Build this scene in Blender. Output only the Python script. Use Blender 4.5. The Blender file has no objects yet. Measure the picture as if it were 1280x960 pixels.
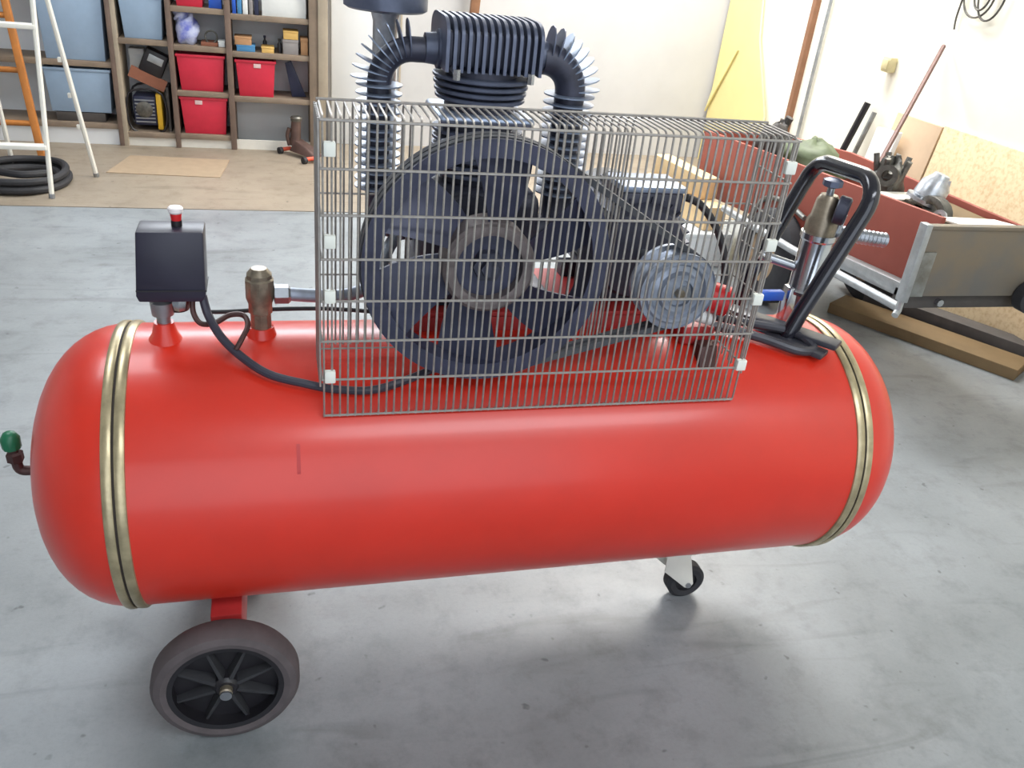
import bpy, bmesh, math, random
from mathutils import Vector as V, Matrix
random.seed(7)
SC = bpy.context.scene
COL = SC.collection
PI = math.pi

# ------------------------------------------------------------------ camera
PITCH, ROLL, YAW = math.radians(28.12), math.radians(6.355), math.radians(17.11)
fwd = V((math.sin(YAW) * math.cos(PITCH), math.cos(YAW) * math.cos(PITCH), -math.sin(PITCH)))
rgt = V((math.cos(YAW), -math.sin(YAW), 0.0))
upv = rgt.cross(fwd)
r2 = rgt * math.cos(ROLL) + upv * math.sin(ROLL)
u2 = upv * math.cos(ROLL) - rgt * math.sin(ROLL)
cam = bpy.data.cameras.new('camera')
cam.sensor_width = 36.0
cam.lens = 1069.3 / 1280 * 36
cam.clip_start = 0.02
camo = bpy.data.objects.new('camera', cam)
COL.objects.link(camo)
M3 = Matrix((r2, u2, -fwd)).transposed()
camo.matrix_world = Matrix.Translation((0.2715, -1.4983, 1.4713)) @ M3.to_4x4()
SC.camera = camo

# ------------------------------------------------------------------ world and light
w = bpy.data.worlds.new('sky'); SC.world = w; w.use_nodes = True
bg = w.node_tree.nodes['Background']
bg.inputs[0].default_value = (0.75, 0.86, 1.0, 1); bg.inputs[1].default_value = 1.0

def area(name, loc, rot, sx, sy, power, col):
    l = bpy.data.lights.new(name, 'AREA'); l.shape = 'RECTANGLE'; l.size = sx; l.size_y = sy
    l.energy = power; l.color = col
    o = bpy.data.objects.new(name, l); COL.objects.link(o)
    o.location = loc; o.rotation_euler = rot
    return o
# daylight falling through two roof windows, a third one added as fill, the high window band in the back wall and the open gate behind the photographer
area('roof_and_fill_light', (2.75, 3.25, 3.58), (0, 0, 0), 1.2, 1.8, 250, (1.0, 0.98, 0.95))
area('roof_and_fill_light', (1.75, -2.75, 3.58), (0, 0, 0), 2.6, 0.9, 100, (0.90, 0.95, 1.0))
area('back_window_light', (0.3, 4.66, 2.62), (math.radians(-62), 0, 0), 2.9, 1.0, 125, (0.90, 0.95, 1.0))
area('roof_and_fill_light', (-0.9, 1.5, 3.58), (0, 0, 0), 1.2, 1.4, 60, (0.92, 0.96, 1.0))  # made-up roof opening, added to brighten the shelf bays
area('gate_light', (0.4, -4.35, 1.75), (math.radians(90), 0, 0), 3.8, 3.0, 62, (0.88, 0.94, 1.0))

SC.view_settings.view_transform = 'Standard'
SC.view_settings.look = 'None'
SC.view_settings.exposure = -0.15
SC.view_settings.gamma = 1.0
SC.view_settings.use_curve_mapping = False

# ------------------------------------------------------------------ materials
def lin(c):
    return tuple((x / 12.92 if x <= 0.04045 else ((x + 0.055) / 1.055) ** 2.4) for x in (k / 255 for k in c))
MATS = {}
def mat(name, rgb, rough=0.5, metal=0.0, var=0.12, scale=20.0, bump=0.0, rgb2=None, coat=0.0, lo=0.35, hi=0.65, trans=0.0, spec=0.5):
    """procedural material: noise mixes two tones of one colour and gives fine relief"""
    m = bpy.data.materials.new(name); m.use_nodes = True
    nt = m.node_tree; N = nt.nodes; L = nt.links; b = N['Principled BSDF']
    c = lin(rgb)
    c2 = lin(rgb2) if rgb2 else tuple(x * (1 - var) for x in c)
    tc = N.new('ShaderNodeTexCoord'); no = N.new('ShaderNodeTexNoise')
    no.inputs['Scale'].default_value = scale; no.inputs['Detail'].default_value = 6; no.inputs['Roughness'].default_value = 0.6
    L.new(tc.outputs['Object'], no.inputs['Vector'])
    cr = N.new('ShaderNodeValToRGB')
    cr.color_ramp.elements[0].position = lo; cr.color_ramp.elements[0].color = (*c, 1)
    cr.color_ramp.elements[1].position = hi; cr.color_ramp.elements[1].color = (*c2, 1)
    L.new(no.outputs['Fac'], cr.inputs['Fac']); L.new(cr.outputs['Color'], b.inputs['Base Color'])
    b.inputs['Roughness'].default_value = rough; b.inputs['Metallic'].default_value = metal
    b.inputs['Coat Weight'].default_value = coat; b.inputs['Coat Roughness'].default_value = 0.15
    b.inputs['Transmission Weight'].default_value = trans
    b.inputs['Specular IOR Level'].default_value = spec
    if bump:
        bp = N.new('ShaderNodeBump'); bp.inputs['Strength'].default_value = bump; bp.inputs['Distance'].default_value = 0.004
        L.new(no.outputs['Fac'], bp.inputs['Height']); L.new(bp.outputs['Normal'], b.inputs['Normal'])
    MATS[name] = m
    return m

def mat_floor(name, c1, c2, c3, rough):
    m = bpy.data.materials.new(name); m.use_nodes = True
    nt = m.node_tree; N = nt.nodes; L = nt.links; b = N['Principled BSDF']
    tc = N.new('ShaderNodeTexCoord')
    def noise(s, d, r=0.6):
        n = N.new('ShaderNodeTexNoise'); n.inputs['Scale'].default_value = s; n.inputs['Detail'].default_value = d
        n.inputs['Roughness'].default_value = r; L.new(tc.outputs['Object'], n.inputs['Vector']); return n
    n1, n2, n3 = noise(1.6, 5), noise(9, 8, 0.7), noise(90, 4, 0.8)
    def ramp(n, a, b_, p, q):
        r = N.new('ShaderNodeValToRGB'); r.color_ramp.elements[0].position = p; r.color_ramp.elements[1].position = q
        r.color_ramp.elements[0].color = (*a, 1); r.color_ramp.elements[1].color = (*b_, 1); L.new(n.outputs['Fac'], r.inputs['Fac']); return r
    ra = ramp(n1, lin(c1), lin(c2), 0.38, 0.66)
    rb = ramp(n2, (1, 1, 1), lin(c3), 0.5, 0.75)
    rc = ramp(n3, (1.0, 1.0, 1.0), (0.80, 0.80, 0.80), 0.45, 0.8)
    def mul(x, y, f):
        k = N.new('ShaderNodeMix'); k.data_type = 'RGBA'; k.blend_type = 'MULTIPLY'; k.inputs[0].default_value = f
        L.new(x, k.inputs[6]); L.new(y, k.inputs[7]); return k.outputs[2]
    out = mul(mul(ra.outputs[0], rb.outputs[0], 0.6), rc.outputs[0], 0.6)
    mp = N.new('ShaderNodeMapping'); mp.inputs['Scale'].default_value = (0.8, 4.5, 1); mp.inputs['Rotation'].default_value = (0, 0, 0.35)
    L.new(tc.outputs['Object'], mp.inputs['Vector'])
    n4 = N.new('ShaderNodeTexNoise'); n4.inputs['Scale'].default_value = 2.2; n4.inputs['Detail'].default_value = 3; n4.inputs['Distortion'].default_value = 1.2
    L.new(mp.outputs[0], n4.inputs['Vector'])
    rd = ramp(n4, (1, 1, 1), (0.72, 0.72, 0.71), 0.58, 0.74)
    n5 = noise(26, 2, 0.5); re = ramp(n5, (1, 1, 1), (0.45, 0.45, 0.46), 0.70, 0.76)
    out = mul(mul(out, rd.outputs[0], 0.8), re.outputs[0], 0.8)
    L.new(out, b.inputs['Base Color'])
    rr = N.new('ShaderNodeMapRange'); rr.inputs['To Min'].default_value = rough - 0.12; rr.inputs['To Max'].default_value = rough + 0.12
    L.new(n2.outputs['Fac'], rr.inputs['Value']); L.new(rr.outputs['Result'], b.inputs['Roughness'])
    bp = N.new('ShaderNodeBump'); bp.inputs['Strength'].default_value = 0.12; bp.inputs['Distance'].default_value = 0.003
    L.new(n3.outputs['Fac'], bp.inputs['Height']); L.new(bp.outputs['Normal'], b.inputs['Normal'])
    MATS[name] = m

mat_floor('concrete', (143, 148, 152), (124, 129, 132), (190, 190, 188), 0.40)
mat_floor('concrete_tan', (154, 142, 126), (140, 128, 113), (205, 200, 190), 0.48)
mat('joint', (70, 68, 64), 0.9)
mat('plaster_grey', (196, 196, 197), 0.75, scale=3, var=0.06)
mat('plaster_cream', (250, 246, 230), 0.8, scale=3, var=0.05)
mat('white_board', (226, 230, 234), 0.7, var=0.05, scale=4)
mat('ceiling_white', (205, 205, 200), 0.8, var=0.05, scale=3)
mat('red_paint', (208, 44, 26), 0.36, var=0.10, scale=5, coat=0.25)
mat('red_paint_matt', (186, 50, 50), 0.5, var=0.18, scale=18)
mat('brass', (190, 176, 142), 0.34, 0.65, var=0.3, scale=30)
mat('dark_line', (48, 40, 34), 0.8)
mat('wire_steel', (168, 163, 158), 0.42, 0.45, var=0.25, scale=60)
mat('clip_white', (226, 228, 220), 0.5, var=0.05)
mat('cast_dark', (66, 68, 84), 0.45, 0.25, var=0.35, scale=25, bump=0.15)
mat('cast_fin', (92, 99, 120), 0.42, 0.35, var=0.3, scale=25)
mat('cast_fin_light', (142, 155, 178), 0.35, 0.4, var=0.25, scale=30)
mat('blade', (68, 71, 94), 0.42, 0.2, var=0.3, scale=18)
mat('rusty', (122, 112, 112), 0.6, 0.2, var=0.3, scale=30)
mat('rubber', (46, 46, 50), 0.7, var=0.25, scale=30)
mat('belt', (78, 80, 86), 0.62, var=0.2, scale=40)
mat('tyre_grey', (88, 80, 82), 0.8, var=0.25, scale=18, bump=0.1)
mat('plastic_black', (30, 28, 33), 0.42, var=0.2)
mat('plastic_navy', (36, 34, 52), 0.38, var=0.15)
mat('pulley', (168, 176, 192), 0.38, 0.55, var=0.3, scale=25)
mat('bronze', (158, 146, 128), 0.36, 0.65, var=0.4, scale=40)
mat('chrome', (196, 200, 208), 0.18, 0.95, var=0.15)
mat('steel', (160, 164, 170), 0.35, 0.8, var=0.2)
mat('copper', (124, 70, 46), 0.4, 0.7, var=0.3)
mat('button_red', (214, 40, 44), 0.35)
mat('clear_white', (238, 230, 230), 0.25, var=0.05)
mat('green_knob', (22, 108, 74), 0.4, var=0.2)
mat('brown_metal', (84, 58, 56), 0.5, 0.4, var=0.3)
mat('black_gloss', (32, 32, 42), 0.2, 0.2, coat=0.5)
mat('black_strip', (58, 58, 66), 0.4, 0.2)
mat('cable', (52, 50, 64), 0.45, var=0.2)
mat('blue', (40, 92, 196), 0.4)
mat('white_paint', (226, 224, 216), 0.45, var=0.06)
mat('orange_wood', (196, 124, 56), 0.6, var=0.25, scale=8)
mat('shelf_wood', (140, 124, 108), 0.65, var=0.2, scale=9)
mat('upright_wood', (122, 104, 94), 0.65, var=0.22, scale=9)
mat('upright_light', (176, 164, 146), 0.65, var=0.15, scale=9)
mat('bin_red', (208, 42, 68), 0.42, var=0.08)
mat('bin_blue', (150, 174, 200), 0.5, var=0.06)
mat('dark_navy', (40, 46, 74), 0.5, var=0.2)
mat('label_pale', (226, 196, 198), 0.6)
mat('cardboard', (190, 146, 106), 0.8, var=0.12)
mat('yellow_box', (226, 186, 110), 0.7, var=0.1)
mat('blue_box', (76, 140, 190), 0.6, var=0.12)
mat('grey_box', (150, 146, 146), 0.7, var=0.12)
mat('white_box', (232, 236, 236), 0.6, var=0.05)
mat('bag', (190, 198, 228), 0.4, var=0.0, rgb2=(112, 122, 206), scale=9, lo=0.45, hi=0.6)
mat('yellow_paint', (206, 164, 40), 0.5)
mat('brown_board', (150, 96, 74), 0.7)
mat('jack_brown', (100, 78, 72), 0.55, 0.3, var=0.3)
mat('jack_orange', (222, 92, 66), 0.5)
mat('floor_card', (162, 142, 118), 0.8, var=0.1)
mat('trailer_red', (154, 76, 62), 0.55, var=0.12, scale=6)
mat('galv', (150, 154, 152), 0.45, 0.5, var=0.0, rgb2=(110, 106, 98), scale=12)
mat('galv_light', (176, 180, 182), 0.4, 0.5, var=0.25, scale=20)
mat('tail_board', (108, 106, 102), 0.6, 0.1, var=0.0, rgb2=(124, 112, 94), scale=5)
mat('alu', (206, 210, 216), 0.32, 0.6, var=0.4, scale=30)
mat('gunmetal', (112, 110, 104), 0.45, 0.6, var=0.45, scale=40, bump=0.2)
mat('olive', (96, 108, 78), 0.6, var=0.3, scale=20)
mat('rim_tan', (176, 150, 120), 0.6, var=0.2)
mat('paper', (226, 222, 214), 0.8, var=0.05)
mat('lumber', (226, 196, 150), 0.7, var=0.12, scale=10)
mat('osb', (226, 204, 166), 0.75, var=0.0, rgb2=(198, 168, 126), scale=45, lo=0.45, hi=0.75)
mat('plywood', (206, 180, 150), 0.75, var=0.15, scale=4)
mat('batten', (150, 108, 80), 0.65, var=0.15)
mat('yellow_foam', (242, 228, 162), 0.75, var=0.06, scale=4)
mat('socket_cream', (214, 202, 156), 0.5)
mat('rod_brown', (112, 84, 78), 0.55, 0.2)
mat('plank_brown', (124, 102, 70), 0.7, var=0.2, scale=6)
mat('beam_dark', (78, 74, 72), 0.7, var=0.2)
mat('pane', (225, 235, 245), 0.1, trans=0.6, var=0.02)

# ------------------------------------------------------------------ geometry helpers
class G:
    def __init__(s): s.v = []; s.f = []
    def add(s, v, f):
        n = len(s.v); s.v += [tuple(x) for x in v]; s.f += [tuple(i + n for i in q) for q in f]; return s
    def box(s, x0, x1, y0, y1, z0, z1, M=None):
        p = [V((x, y, z)) for x in (x0, x1) for y in (y0, y1) for z in (z0, z1)]
        if M: p = [M @ q for q in p]
        return s.add(p, [(0, 1, 3, 2), (4, 6, 7, 5), (0, 4, 5, 1), (2, 3, 7, 6), (0, 2, 6, 4), (1, 5, 7, 3)])
    def lathe(s, prof, org, axis, n=24, cap=True):
        """prof: list of (distance along axis, radius)"""
        a = V(axis).normalized(); t = V((0, 0, 1)) if abs(a.z) < 0.9 else V((1, 0, 0))
        e1 = a.cross(t).normalized(); e2 = a.cross(e1); o = V(org)
        v = []; f = []
        for d, r in prof:
            for k in range(n):
                q = 2 * PI * k / n
                v.append(o + a * d + (e1 * math.cos(q) + e2 * math.sin(q)) * max(r, 1e-5))
        for i in range(len(prof) - 1):
            for k in range(n):
                k2 = (k + 1) % n
                f.append((i * n + k, i * n + k2, (i + 1) * n + k2, (i + 1) * n + k))
        if cap:
            f.append(tuple(range(n))); f.append(tuple((len(prof) - 1) * n + k for k in reversed(range(n))))
        return s.add(v, f)
    def ring(s, prof, org, axis, n=32):
        """closed profile turned round the axis"""
        p = list(prof) + [prof[0]]
        return s.lathe(p, org, axis, n, cap=False)
    def cyl(s, p0, p1, r0, r1=None, n=16):
        d = V(p1) - V(p0)
        return s.lathe([(0, r0), (d.length, r0 if r1 is None else r1)], p0, d, n)
    def tube(s, pts, r, n=8, closed=False):
        P = [V(p) for p in pts]; m = len(P); v = []; f = []
        T = []
        for i in range(m):
            a = P[(i - 1) % m] if (closed or i > 0) else P[i]
            b = P[(i + 1) % m] if (closed or i < m - 1) else P[i]
            T.append((b - a).normalized())
        t = V((0, 0, 1)) if abs(T[0].z) < 0.9 else V((1, 0, 0))
        e = T[0].cross(t).normalized()
        for i in range(m):
            e = (e - T[i] * e.dot(T[i])).normalized(); g = T[i].cross(e)
            rr = r[i] if isinstance(r, (list, tuple)) else r
            for k in range(n):
                q = 2 * PI * (k + 0.5) / n
                v.append(P[i] + (e * math.cos(q) + g * math.sin(q)) * rr)
        for i in range(m if closed else m - 1):
            j = (i + 1) % m
            for k in range(n):
                k2 = (k + 1) % n; f.append((i * n + k, i * n + k2, j * n + k2, j * n + k))
        if not closed:
            f.append(tuple(range(n))); f.append(tuple((m - 1) * n + k for k in reversed(range(n))))
        return s.add(v, f)
    def prism(s, poly, ext):
        """polygon of 3-D points pushed along ext"""
        e = V(ext); n = len(poly); v = [V(p) for p in poly] + [V(p) + e for p in poly]
        f = [tuple(range(n)), tuple(reversed(range(n, 2 * n)))]
        f += [(i, (i + 1) % n, (i + 1) % n + n, i + n) for i in range(n)]
        return s.add(v, f)
    def grid(s, rows, thick):
        """solid sheet: rows of 3-D points, thickness vector"""
        t = V(thick); R = len(rows); C = len(rows[0]); v = [V(p) for r in rows for p in r]; n = len(v)
        v += [p + t for p in v]; f = []
        for i in range(R - 1):
            for j in range(C - 1):
                a = i * C + j; q = (a, a + 1, a + C + 1, a + C); f.append(q); f.append(tuple(x + n for x in reversed(q)))
        edge = [(0 * C + j) for j in range(C)] + [i * C + C - 1 for i in range(1, R)] + [(R - 1) * C + j for j in range(C - 2, -1, -1)] + [i * C for i in range(R - 2, 0, -1)]
        for i in range(len(edge)):
            a, b = edge[i], edge[(i + 1) % len(edge)]; f.append((a, b, b + n, a + n))
        return s.add(v, f)
    def mesh(s, name, m, bevel=0, seg=2, sharp=35):
        me = bpy.data.meshes.new(name); me.from_pydata(s.v, [], s.f)
        bm = bmesh.new(); bm.from_mesh(me)
        bmesh.ops.recalc_face_normals(bm, faces=bm.faces)
        if bevel:
            ed = [e for e in bm.edges if len(e.link_faces) == 2 and e.calc_face_angle(0) > 0.5]
            bmesh.ops.bevel(bm, geom=ed, offset=bevel, segments=seg, affect='EDGES', profile=0.5, clamp_overlap=True)
        bm.to_mesh(me); bm.free()
        me.polygons.foreach_set('use_smooth', [True] * len(me.polygons))
        me.set_sharp_from_angle(angle=math.radians(sharp))
        me.materials.append(MATS[m])
        return me

ORG = {}
def put(name, me, parent=None):
    o = bpy.data.objects.new(name, me); COL.objects.link(o)
    if parent:
        o.parent = parent
        if parent.type == 'EMPTY': o.location = -parent.location
    return o
def part(name, g, m, parent, **k):
    return put(name, g.mesh(name, m, **k), parent)
def thing(name, label, cat, loc, group=None):
    o = bpy.data.objects.new(name, None); COL.objects.link(o); o.location = loc
    o.empty_display_size = 0.05
    o['label'] = label; o['category'] = cat
    if group: o['group'] = group
    return o
def single(name, g, m, label, cat, group=None, **k):
    o = put(name, g.mesh(name, m, **k)); o['label'] = label; o['category'] = cat
    if group: o['group'] = group
    return o
def struct(name, g, m, label=None, parent=None, **k):
    o = put(name, g.mesh(name, m, **k), parent)
    if parent is None:
        o['kind'] = 'structure'
        if label: o['label'] = label
    return o
def smooth_path(pts, k=6, closed=False):
    """Catmull-Rom through the points"""
    P = [V(p) for p in pts]; n = len(P); out = []
    for i in range(n if closed else n - 1):
        if closed: a, b, c, d = P[i - 1], P[i], P[(i + 1) % n], P[(i + 2) % n]
        else: a, b, c, d = P[max(i - 1, 0)], P[i], P[i + 1], P[min(i + 2, n - 1)]
        for j in range(k):
            t = j / k
            out.append(0.5 * ((2 * b) + (c - a) * t + (2 * a - 5 * b + 4 * c - d) * t * t + (3 * b - a - 3 * c + d) * t ** 3))
    if not closed: out.append(P[-1])
    return out
def shift(me_obj, dx, dy, dz):
    """linked copy of a part moved by an offset"""
    c = me_obj.copy(); COL.objects.link(c); c.parent = me_obj.parent
    c.location = me_obj.location + V((dx, dy, dz)); return c

# ------------------------------------------------------------------ setting
XL, XR, YB, YF, ZC = -4.2, 3.52, 4.70, -4.5, 3.6
fl = struct('floor', G().box(XL, XR, YF, YB, -0.12, -0.012), 'joint', 'grey concrete hall floor with a joint line and a tan strip along the shelves')
struct('floor_slab', G().box(XL, XR, YF, 3.115, -0.012, 0), 'concrete', parent=fl)
struct('floor_slab', G().box(XL, XR, 3.125, YB, -0.012, 0), 'concrete_tan', parent=fl)
wb_ = G(); wb_.box(XL - .2, XR + .2, YB, YB + 0.2, -0.12, 2.1); wb_.box(XL - .2, XR + .2, YB, YB + 0.2, 3.15, ZC)
wb_.box(XL - .2, -1.2, YB, YB + 0.2, 2.1, 3.15); wb_.box(1.8, XR + .2, YB, YB + 0.2, 2.1, 3.15)
struct('wall_back', wb_, 'plaster_grey', 'pale grey plastered back wall of the hall')
struct('wall_right', G().box(XR, XR + 0.2, YF, YB, -0.12, ZC), 'plaster_cream', 'cream right wall of the hall, brightly lit')
struct('wall_left', G().box(XL - 0.2, XL, YF, YB, -0.12, ZC), 'plaster_grey', 'grey left wall of the hall')
wf = G()
wf.box(XL - .2, -1.5, YF - 0.2, YF, -0.12, ZC); wf.box(2.3, XR + .2, YF - 0.2, YF, -0.12, ZC); wf.box(-1.5, 2.3, YF - 0.2, YF, 3.25, ZC)
struct('wall_front', wf, 'plaster_grey', 'grey front wall with an open gateway')
ce = G()
ce.box(XL - .2, -1.55, YF - .2, YB + .2, ZC, ZC + 0.15); ce.box(-0.25, 0.4, YF - .2, YB + .2, ZC, ZC + 0.15); ce.box(-1.55, -0.25, YF - .2, 0.75, ZC, ZC + 0.15); ce.box(-1.55, -0.25, 2.25, YB + .2, ZC, ZC + 0.15); ce.box(3.40, XR + .2, YF - .2, YB + .2, ZC, ZC + 0.15)  # the opening on the left is added to let fill light in
ce.box(0.4, 3.40, YF - .2, -3.25, ZC, ZC + 0.15); ce.box(3.12, 3.40, -3.25, -2.25, ZC, ZC + 0.15); ce.box(0.4, 3.40, -2.25, 2.30, ZC, ZC + 0.15)
ce.box(0.4, 2.10, 2.30, YB + .2, ZC, ZC + 0.15); ce.box(2.10, 3.40, 4.20, YB + .2, ZC, ZC + 0.15)
struct('ceiling', ce, 'ceiling_white', 'white ceiling with two roof windows and a third opening added for fill light')
for k in range(3):
    x0 = -1.2 + k * 1.0
    fo = G(); fo.box(x0, x0 + 1.0, YB + 0.08, YB + 0.12, 2.1, 2.15); fo.box(x0, x0 + 1.0, YB + 0.08, YB + 0.12, 3.10, 3.15)
    fo.box(x0, x0 + 0.05, YB + 0.08, YB + 0.12, 2.15, 3.10); fo.box(x0 + 0.95, x0 + 1.0, YB + 0.08, YB + 0.12, 2.15, 3.10)
    wo_ = struct('window_%d' % (k + 1), fo, 'white_paint', 'white framed window in the high band of the back wall')
    struct('pane', G().box(x0 + 0.05, x0 + 0.95, YB + 0.095, YB + 0.10, 2.15, 3.10), 'pane', parent=wo_)
# wall panel joints and the door leaf beside the shelves
tr = G(); tr.box(1.118, 1.13, YB - 0.012, YB, 0, 2.4)
struct('trim_1', tr, 'upright_light', 'thin vertical joint strip on the back wall')
struct('trim_2', G().box(0.66, 1.10, YB - 0.03, YB, 0.0, 2.3), 'white_board', 'pale grey flush panel on the back wall beside the shelves', bevel=0.004)
struct('trim_3', G().box(3.485, XR, 3.560, 3.598, 0.0, 2.6), 'batten', 'brown wooden batten running up the cream wall')
struct('trim_4', G().cyl((3.50, 3.43, 0), (3.50, 3.43, 2.6), 0.011), 'galv_light', 'thin grey pipe running up the cream wall')

# ------------------------------------------------------------------ compressor
R = 0.27; H = 0.4874; L = 1.43; CAP = 0.170
C = thing('air_compressor', 'large red wheeled air compressor with a long horizontal tank and wire belt guard', 'air compressor', (L / 2, 0, 0))
# tank: cylinder with dished ends
prof = []
NB = 14
for i in range(NB + 1):
    t = i / NB * PI / 2
    prof.append((-CAP * math.cos(t) ** 0.92, R * math.sin(t) ** 0.80))
prof += [(L * k / 8, R) for k in range(1, 8)]
for i in range(NB, -1, -1):
    t = i / NB * PI / 2
    prof.append((L + CAP * math.cos(t) ** 0.92, R * math.sin(t) ** 0.80))
tank = part('tank', G().lathe(prof, (0, 0, H), (1, 0, 0), 96), 'red_paint', C, sharp=60)
for x in (0.0, L):
    for s in (-1, 1):
        part('seam_band', G().ring([(s * 0.0020, R - 0.003), (s * 0.0022, R + 0.0040), (s * 0.005, R + 0.0055), (s * 0.0135, R + 0.0055), (s * 0.018, R + 0.003), (s * 0.020, R - 0.003)], (x, 0, H), (1, 0, 0), 96), 'brass', tank)['label'] = 'brass coloured seam band'
    part('seam_groove', G().ring([(-0.003, R - 0.003), (-0.003, R + 0.002), (0.003, R + 0.002), (0.003, R - 0.003)], (x, 0, H), (1, 0, 0), 96), 'dark_line', tank)
# paint damage: a rub mark and a chip
def tpt(x, a, d=0.0005): return V((x, -math.cos(a) * (R + d), H + math.sin(a) * (R + d)))
def patch(x0, x1, a0, a1, m, name):
    rows = [[tpt(x0 + (x1 - x0) * j / 3, a0 + (a1 - a0) * i / 6) for j in range(4)] for i in range(7)]
    return part(name, G().grid(rows, (0, 0, -0.0002)), m, tank)
patch(0.292, 0.298, math.radians(26), math.radians(37), 'red_paint_matt', 'scratch')
# drain valve on the left dished end
dv = part('drain_valve', G().tube(smooth_path([(-0.155, 0, 0.487), (-0.19, 0, 0.482), (-0.208, 0, 0.487), (-0.211, 0, 0.51), (-0.213, 0, 0.53)], 4), 0.0095, 12), 'brown_metal', C)
part('collar', G().lathe([(0, .009), (0.004, 0.015), (0.02, 0.015), (0.024, 0.011)], (-0.211, 0, 0.502), (-0.03, 0, 1), 6), 'brown_metal', dv)
part('knob', G().lathe([(0, .008), (0.003, 0.016), (0.024, 0.017), (0.034, 0.011), (0.037, 0.006)], (-0.213, 0, 0.531), (-0.03, 0, 1), 10), 'green_knob', dv)['label'] = 'green turning knob'
# running gear: red cross member, axle, two spoked wheels, front swivel castor
brk = G(); brk.box(0.125, 0.183, -0.20, 0.20, 0.115, 0.26); 
part('axle_bracket', brk, 'red_paint_matt', C, bevel=0.004)
part('axle', G().cyl((0.15, -0.285, 0.135), (0.15, 0.285, 0.135), 0.011), 'steel', C)
def wheel(y, s):
    """s = -1: outer face towards -y"""
    WR = 0.137
    cx, cz = 0.15, WR
    wg = G().ring([(-0.028, 0.107), (-0.031, 0.118), (-0.026, 0.130), (-0.014, WR), (0.014, WR), (0.026, 0.130), (0.031, 0.118), (0.028, 0.107)], (cx, y, cz), (0, 1, 0), 56)
    wo = part('wheel', wg, 'tyre_grey', C)
    part('wheel_rim', G().ring([(-0.026, 0.097), (-0.028, 0.1085), (0.028, 0.1085), (0.026, 0.097)], (cx, y, cz), (0, 1, 0), 48), 'plastic_black', wo)
    part('wheel_disc', G().lathe([(0.0, 0.099), (0.008, 0.099)], (cx, y + (0.0 if s < 0 else -0.008), cz), (0, 1, 0), 40), 'plastic_black', wo)
    part('hub', G().lathe([(0, 0.026), (0.02, 0.024), (0.026, 0.018)], (cx, y, cz), (0, s, 0), 24), 'plastic_black', wo)
    part('hub_cap', G().lathe([(0, 0.012), (0.010, 0.012), (0.014, 0.007)], (cx, y + s * 0.026, cz), (0, s, 0), 16), 'bronze', wo)
    for k in range(8):
        a = 2 * PI * k / 8 + 0.35
        d = V((math.cos(a), 0, math.sin(a))); n_ = V((-math.sin(a), 0, math.cos(a)))
        c0 = V((cx, y, cz))
        rows = [[c0 + d * 0.02 + n_ * w_ * 0.008 + V((0, s * h, 0)) for w_, h in ((-1, 0.006), (-0.5, 0.022), (0.5, 0.022), (1, 0.006))],
                [c0 + d * 0.099 + n_ * w_ * 0.0045 + V((0, s * h, 0)) for w_, h in ((-1, 0.006), (-0.5, 0.014), (0.5, 0.014), (1, 0.006))]]
        part('spoke', G().grid(rows, (0, -s * 0.006, 0)), 'rubber', wo)
wheel(-0.243, -1)
wheel(0.243, 1)
ct = G(); CX = 1.246
cas = part('castor', G().ring([(-0.017, 0.028), (-0.019, 0.042), (-0.013, 0.050), (0.013, 0.050), (0.019, 0.042), (0.017, 0.028)], (CX, 0, 0.05), (0, 1, 0), 40), 'rubber', C)
part('castor_disc', G().lathe([(-0.012, 0.03), (0.012, 0.03)], (CX, 0, 0.05), (0, 1, 0), 32), 'plastic_black', cas)
for s in (-1, 1):
    part('castor_fork', G().prism([(CX - 0.075, s * 0.024, 0.150), (CX - 0.012, s * 0.024, 0.150), (CX + 0.014, s * 0.024, 0.052), (CX + 0.006, s * 0.024, 0.038), (CX - 0.008, s * 0.024, 0.042), (CX - 0.074, s * 0.024, 0.100)], (0, s * 0.003, 0)), 'white_paint', cas, bevel=0.001)
part('castor_plate', G().box(CX - 0.08, CX + 0.0, -0.03, 0.03, 0.148, 0.156), 'white_paint', cas)
part('castor_swivel', G().cyl((CX - 0.04, 0, 0.155), (CX - 0.04, 0, 0.185), 0.03, n=24), 'steel', cas)
part('castor_mount', G().box(CX - 0.09, CX + 0.01, -0.05, 0.05, 0.183, 0.232), 'red_paint_matt', cas, bevel=0.003)
part('castor_bolt', G().cyl((CX, -0.032, 0.05), (CX, 0.032, 0.05), 0.007, n=10), 'steel', cas)

# ---- mounting platform on the tank
base = G()
base.box(0.50, 1.13, 0.0, 0.24, 0.785, 0.797)
base.box(0.50, 1.13, 0.0, 0.012, 0.745, 0.79); base.box(0.50, 1.13, 0.228, 0.24, 0.62, 0.79)
part('mounting_plate', base, 'red_paint_matt', C, bevel=0.002)

# ---- pump
PX = 0.645
pump = part('pump', G().box(PX - 0.115, PX + 0.115, 0.015, 0.225, 0.80, 1.03), 'cast_dark', C, bevel=0.03, seg=4)
part('crankshaft', G().cyl((0.617, -0.14, 0.957), (0.617, 0.03, 0.957), 0.024), 'steel', pump)
part('crankcase_foot', G().box(PX - 0.15, PX + 0.15, 0.03, 0.21, 0.797, 0.83), 'cast_dark', pump, bevel=0.006)
part('bearing_flange', G().lathe([(0, 0.07), (0.02, 0.07), (0.03, 0.045)], (0.617, 0.02, 0.957), (0, -1, 0), 32), 'cast_dark', pump)
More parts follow.
